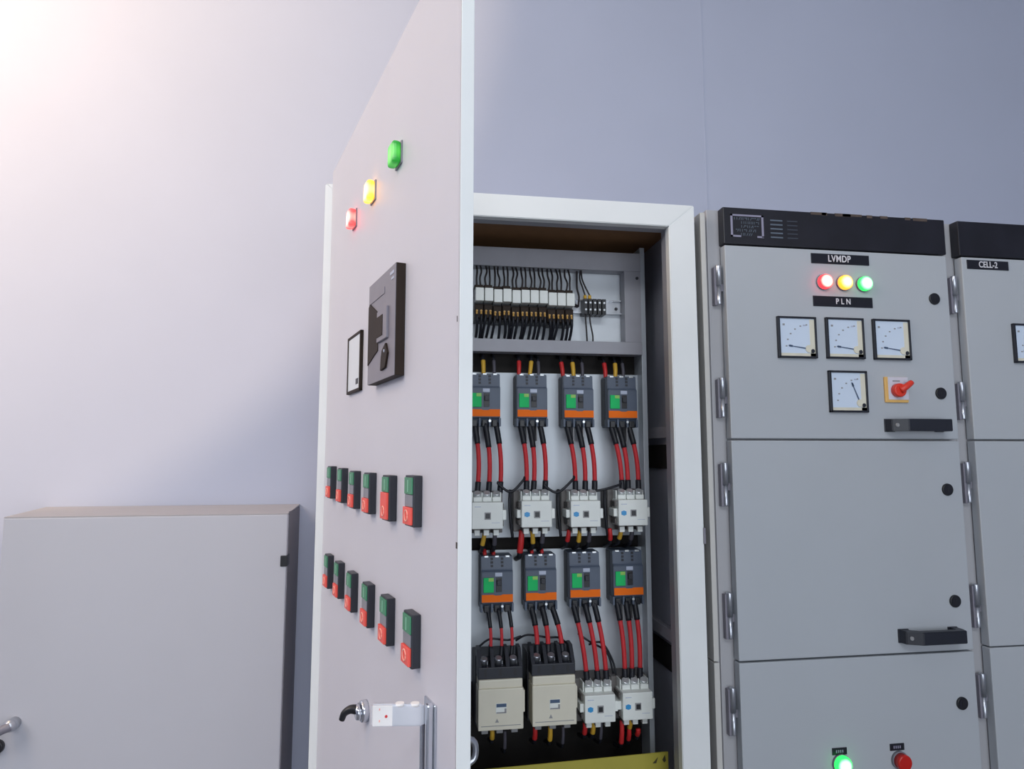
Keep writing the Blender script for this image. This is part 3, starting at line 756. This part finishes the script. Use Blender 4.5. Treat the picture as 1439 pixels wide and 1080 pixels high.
for i, (z0, z1) in enumerate(((1.5055, 1.9330), (1.0440, 1.5015), (.5700, 1.0400), (.10, .566))):
    b = MB(); b.box(DX0, DX1, 0, .022, z0, z1, 'beige', .0022)
    d = b.build('door', mdp)
    for a, c in ZH:
        if z0 - .01 < (a + c) / 2 < z1: hinge(d, .8565, a, c)
    for lz in (1.829, 1.6095, 1.3926, 1.149, .933):
        if z0 < lz < z1: lock(d, 1.3805, lz)
    if i == 0:
        handle(d, 1.234, 1.380, 1.5358)
        nameplate(d, 1.0743, 1.2184, 1.9008, 1.9240, 'LVMDP', .0215, 1.08, .8, -.003).build('nameplate', d)
        nameplate(d, 1.0743, 1.2212, 1.8022, 1.8258, 'P L N', .0180, 1.05, .85, 0).build('nameplate', d)
    if i == 1: handle(d, 1.2370, 1.3795, 1.0805)
    if i == 2:
        for xa in (1.0674, 1.2014):
            b = MB(); b.box(xa, xa + .0335, -.0014, .001, .8462, .8602, 'name_black', .0004)
            for k in range(4):
                b.box(xa + .008 + k * .0048, xa + .0104 + k * .0048, -.0017, -.0012, .8505, .8560, 'logo_line')
            b.build('nameplate', d)
# ---- second: CELL-2
EX0, EX1 = 1.4600, 2.0120
c2 = switchgear(EX0, EX1, 'switchgear_cabinet', 'beige grey switchgear cabinet with CELL-2 nameplate, cut by the right photo edge')
b = MB(); b.box(1.4370, 2.0290, .025, .485, .05, 2.0215, 'beige_frame', .002); b.build('body_shell', c2)
b = MB(); header_panel(b, EX0 - .004, EX1 + .002); b.build('header_panel', c2)
for i, (z0, z1) in enumerate(((1.5055, 1.9330), (1.0480, 1.5015), (.5700, 1.0450), (.10, .566))):
    b = MB(); b.box(EX0, EX1, 0, .022, z0, z1, 'beige', .0022)
    d = b.build('door', c2)
    for a, c in ZH:
        if z0 - .01 < (a + c) / 2 < z1: hinge(d, 1.4470, a, c)
    for lz in (1.829, 1.6095, 1.3926, 1.149, .933):
        if z0 < lz < z1: lock(d, 1.973, lz)
    if i == 0:
        handle(d, 1.826, 1.972, 1.5358)
        nameplate(d, 1.4735, 1.5844, 1.9048, 1.9265, 'CELL-2', .0205, 1.0, .82, 0).build('nameplate', d)
    if i == 1: handle(d, 1.829, 1.9715, 1.0805)

# ------------------------------------------------------------------ devices on the beige cabinets
def make_meter(label, ang=172):
    t = thing('panel_meter', label, 'meter', (0, 0, 0), 0, 'square analog panel meters')
    h = .0465
    b = MB()
    for a in ((-h, h, h - .0045, h), (-h, h, -h, -h + .0045), (-h, -h + .0055, -h, h), (h - .0045, h, -h, h)):
        b.box(a[0], a[1], -.0075, 0, a[2], a[3], 'navy', .0010)
    b.build('bezel', t)
    b = MB(); b.box(-h + .004, h - .004, -.0045, -.001, -h + .004, h - .004, 'dial')
    b.box(h - .0160, h - .004, -.0049, -.004, -h + .004, h - .006, 'dialcream'); b.box(-h + .006, h - .004, -.0049, -.004, -h + .004, -h + .0110, 'dialcream')
    cx, cz = .027, -.0255
    for k in range(6):
        a = math.radians(94 + k * 16); r_ = .054
        x, z = cx + r_ * math.cos(a), cz + r_ * math.sin(a)
        b.box(x - .0019, x + .0019, -.0052, -.0044, z - .0013, z + .0013, 'printgrey')
    b.box(-.034, -.029, -.0052, -.0044, .026, .030, 'printgrey'); b.box(.015, .022, -.0052, -.0044, .026, .029, 'tag')
    b.build('dial', t)
    a = math.radians(ang); L = .050
    dx, dz = math.cos(a), math.sin(a)
    nx, nz = -dz * .0009, dx * .0009
    b = MB(); b.prism([(cx + nx * 1.4, cz + nz * 1.4), (cx - nx * 1.4, cz - nz * 1.4), (cx + L * dx - nx * .7, cz + L * dz - nz * .7), (cx + L * dx + nx * .7, cz + L * dz + nz * .7)], -.0062, -.0056, 'dial_ink')
    b.prism([(cx + (L - .010) * dx + nx * 2.2, cz + (L - .010) * dz + nz * 2.2), (cx + (L - .010) * dx - nx * 2.2, cz + (L - .010) * dz - nz * 2.2), (cx + (L - .002) * dx - nx * 2.2, cz + (L - .002) * dz - nz * 2.2), (cx + (L - .002) * dx + nx * 2.2, cz + (L - .002) * dz + nz * 2.2)], -.0062, -.0056, 'dial_ink')
    b.build('needle', t)
    b = MB(); b.cyl((cx, -.0045, cz), (cx, -.0068, cz), .0085, 'dialcream', seg=20); b.cyl((cx + .008, -.0045, cz - .005), (cx + .008, -.0075, cz - .005), .0045, 'navy', seg=16); b.build('pivot_cover', t)
    return t
mt = make_meter('square white panel meter with needle at rest, left of the row of three'); mt.location = (1.0292, 0, 1.7292)
dup(mt, (1.1460, 0, 1.7300), 'square white panel meter with needle at rest, middle of the row of three')
dup(mt, (1.2622, 0, 1.7300), 'square white panel meter with needle at rest, right of the row of three')
dup(mt, (1.6255, 0, 1.7303), 'square white panel meter on the CELL-2 cabinet, cut off by the right photo edge')
m4 = make_meter('square white panel meter with raised needle, alone beside the red rotary switch', 112); m4.location = (1.1468, 0, 1.6102)

def pilot(x, z, key, label, R=.0165, dome=.008):
    t = thing('pilot_lamp', label, 'lamp', (x, 0, z), 0, 'round pilot lamps on the beige cabinet')
    b = MB(); b.cyl((0, 0, 0), (0, -.005, 0), R + .0012, 'gunmetal', seg=28, bev=.001); b.build('bezel', t)
    b = MB(); b.dome((0, -.005, 0), R, dome, key, base=.006); b.build('lens', t)
    return t
pilot(1.1015, 1.8572, 'lamp_red', 'round lit red pilot lamp, left of three under the LVMDP nameplate')
pilot(1.1508, 1.8572, 'lamp_amber', 'round lit amber pilot lamp, middle of three under the LVMDP nameplate')
pilot(1.2000, 1.8562, 'lamp_green', 'round lit green pilot lamp, right of three under the LVMDP nameplate')
pilot(1.0860, .8285, 'lamp_green', 'round lit green pilot lamp at the bottom of the LVMDP cabinet', .0185)
t = thing('push_button', 'round unlit red push button at the bottom of the LVMDP cabinet', 'push button', (1.2215, 0, .8270), 0)
MB().cyl((0, 0, 0), (0, -.006, 0), .0185, 'gunmetal', seg=28, bev=.001).build('bezel', t)
MB().cyl((0, -.006, 0), (0, -.020, 0), .0165, 'dull_red', seg=28, bev=.003).build('cap', t)
# rotary selector switch
t = thing('rotary_switch', 'rotary selector switch with red pistol knob on an amber square plate', 'switch', (1.2663, 0, 1.6160), 0)
b = MB(); b.box(-.029, .029, -.005, 0, -.029, .029, 'amber_plate', .002); b.build('base_plate', t)
b = MB(); b.box(-.0215, .0285, -.0058, -.0048, -.0225, .0285, 'switch_label', .0003); b.box(-.010, .008, -.0062, -.0056, .018, .021, 'printgrey'); b.build('label_plate', t)
b = MB(); b.cyl((0, -.005, -.002), (0, -.018, -.002), .0155, 'knob_red', seg=24, bev=.003)
b.tube([(0, -.016, -.002), (.012, -.020, .006), (.026, -.020, .0155)], .0085, 'knob_red', seg=12, r1=.0060)
b.build('knob', t)

# ------------------------------------------------------------------ pale enclosure at the left
ex0, ex1, ey, ezt, ezb = -.708, -.0985, .322, 1.340, .45
t = thing('wall_enclosure', 'low pale grey metal enclosure with lever handle against the back wall', 'cabinet', (0, 0, 0))
b = MB()
b.box(ex0, ex1, ey + .02, WB, ezb, ezt - .008, 'box', .002)
b.build('body_shell', t)
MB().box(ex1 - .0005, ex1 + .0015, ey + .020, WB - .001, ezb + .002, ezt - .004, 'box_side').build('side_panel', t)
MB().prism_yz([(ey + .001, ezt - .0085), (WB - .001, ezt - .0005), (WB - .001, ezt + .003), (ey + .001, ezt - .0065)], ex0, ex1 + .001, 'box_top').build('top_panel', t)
d = MB().box(ex0, ex1 + .001, ey, ey + .019, ezb, ezt - .0085, 'box', .003).build('door', t)
b = MB(); b.box(ex1 - .012, ex1 + .0035, ey - .004, ey + .030, 1.211, 1.236, 'black', .0015); b.build('hinge', d)
b = MB(); b.cyl((-.654, ey, .893), (-.654, ey - .022, .893), .013, 'steel', seg=20, bev=.002)
b.tube([(-.652, ey - .024, .894), (-.662, ey - .030, .890), (-.685, ey - .034, .880), (-.735, ey - .034, .874)], .0105, 'gunmetal', seg=12, r1=.0065)
b.dome((-.654, ey - .020, .894), .0135, .012, 'steel')
b.build('lever_handle', d)
b = MB(); b.cyl((-.685, ey, .846), (-.685, ey - .010, .846), .0150, 'black', seg=20, bev=.003); b.box(-.687, -.683, ey - .012, ey - .009, .838, .854, 'steel', .0004); b.build('lock', d)

# ------------------------------------------------------------------ lights
def area(name, loc, target, sx, sy, power, col):
    l = bpy.data.lights.new(name, 'AREA'); l.shape = 'RECTANGLE'; l.size = sx; l.size_y = sy; l.energy = power; l.color = col
    o = bpy.data.objects.new(name, l); C.objects.link(o); o.location = loc
    o.rotation_euler = (Vector(target) - Vector(loc)).to_track_quat('-Z', 'Y').to_euler()
    return o
area('ceiling_light', (.3, -2.7, 3.3), (.4, 0, 1.2), 1.8, .8, 36, (.93, .97, 1.0))
area('ceiling_light', (-2.3, -1.5, 2.9), (.1, -.3, 1.4), 1.4, .9, 32, (1.0, .94, .90))
area('front_fill', (.9, -3.7, 1.4), (.6, 0, 1.2), 2.6, 1.8, 45, (.86, .93, 1.0))  # added soft fill from behind the camera to brighten the interior; no window
area('warm_spot_fixture', (-1.45, -.40, 3.1), (-1.15, .5, 2.5), .5, .3, 12, (1.0, .66, .34))
sl = bpy.data.lights.new('wall_spot', 'SPOT'); sl.energy = 125; sl.color = (1.0, .74, .48); sl.spot_size = math.radians(95.5); sl.spot_blend = .04; sl.shadow_soft_size = .06
so = bpy.data.objects.new('wall_spot', sl); C.objects.link(so); so.location = (-1.5, -1.3, 3.05)
so.rotation_euler = (Vector((-1.5, .5, 3.05)) - so.location).to_track_quat('-Z', 'Y').to_euler()

w = bpy.data.worlds.new('world'); bpy.context.scene.world = w; w.use_nodes = True
w.node_tree.nodes['Background'].inputs[0].default_value = (.7, .75, .85, 1); w.node_tree.nodes['Background'].inputs[1].default_value = .3

# ------------------------------------------------------------------ camera
cam = bpy.data.cameras.new('camera'); co = bpy.data.objects.new('camera', cam); C.objects.link(co)
yaw, pitch, roll, F = .15544, .10571, -.00085, 941.84
fw = Vector((math.sin(yaw) * math.cos(pitch), math.cos(yaw) * math.cos(pitch), math.sin(pitch)))
rt = Vector((math.cos(yaw), -math.sin(yaw), 0)); up = rt.cross(fw)
c_, s_ = math.cos(roll), math.sin(roll)
rt2 = c_ * rt + s_ * up; up2 = -s_ * rt + c_ * up
mw = Matrix(((rt2.x, up2.x, -fw.x, .17822), (rt2.y, up2.y, -fw.y, -1.35405), (rt2.z, up2.z, -fw.z, 1.46919), (0, 0, 0, 1)))
co.matrix_world = mw
cam.sensor_width = 36; cam.sensor_fit = 'HORIZONTAL'; cam.lens = 36 * F / 1439; cam.clip_start = .02
cam.dof.use_dof = False
bpy.context.scene.camera = co
vs = bpy.context.scene.view_settings
vs.view_transform = 'Standard'; vs.look = 'None'; vs.exposure = 0.0; vs.gamma = 1.0
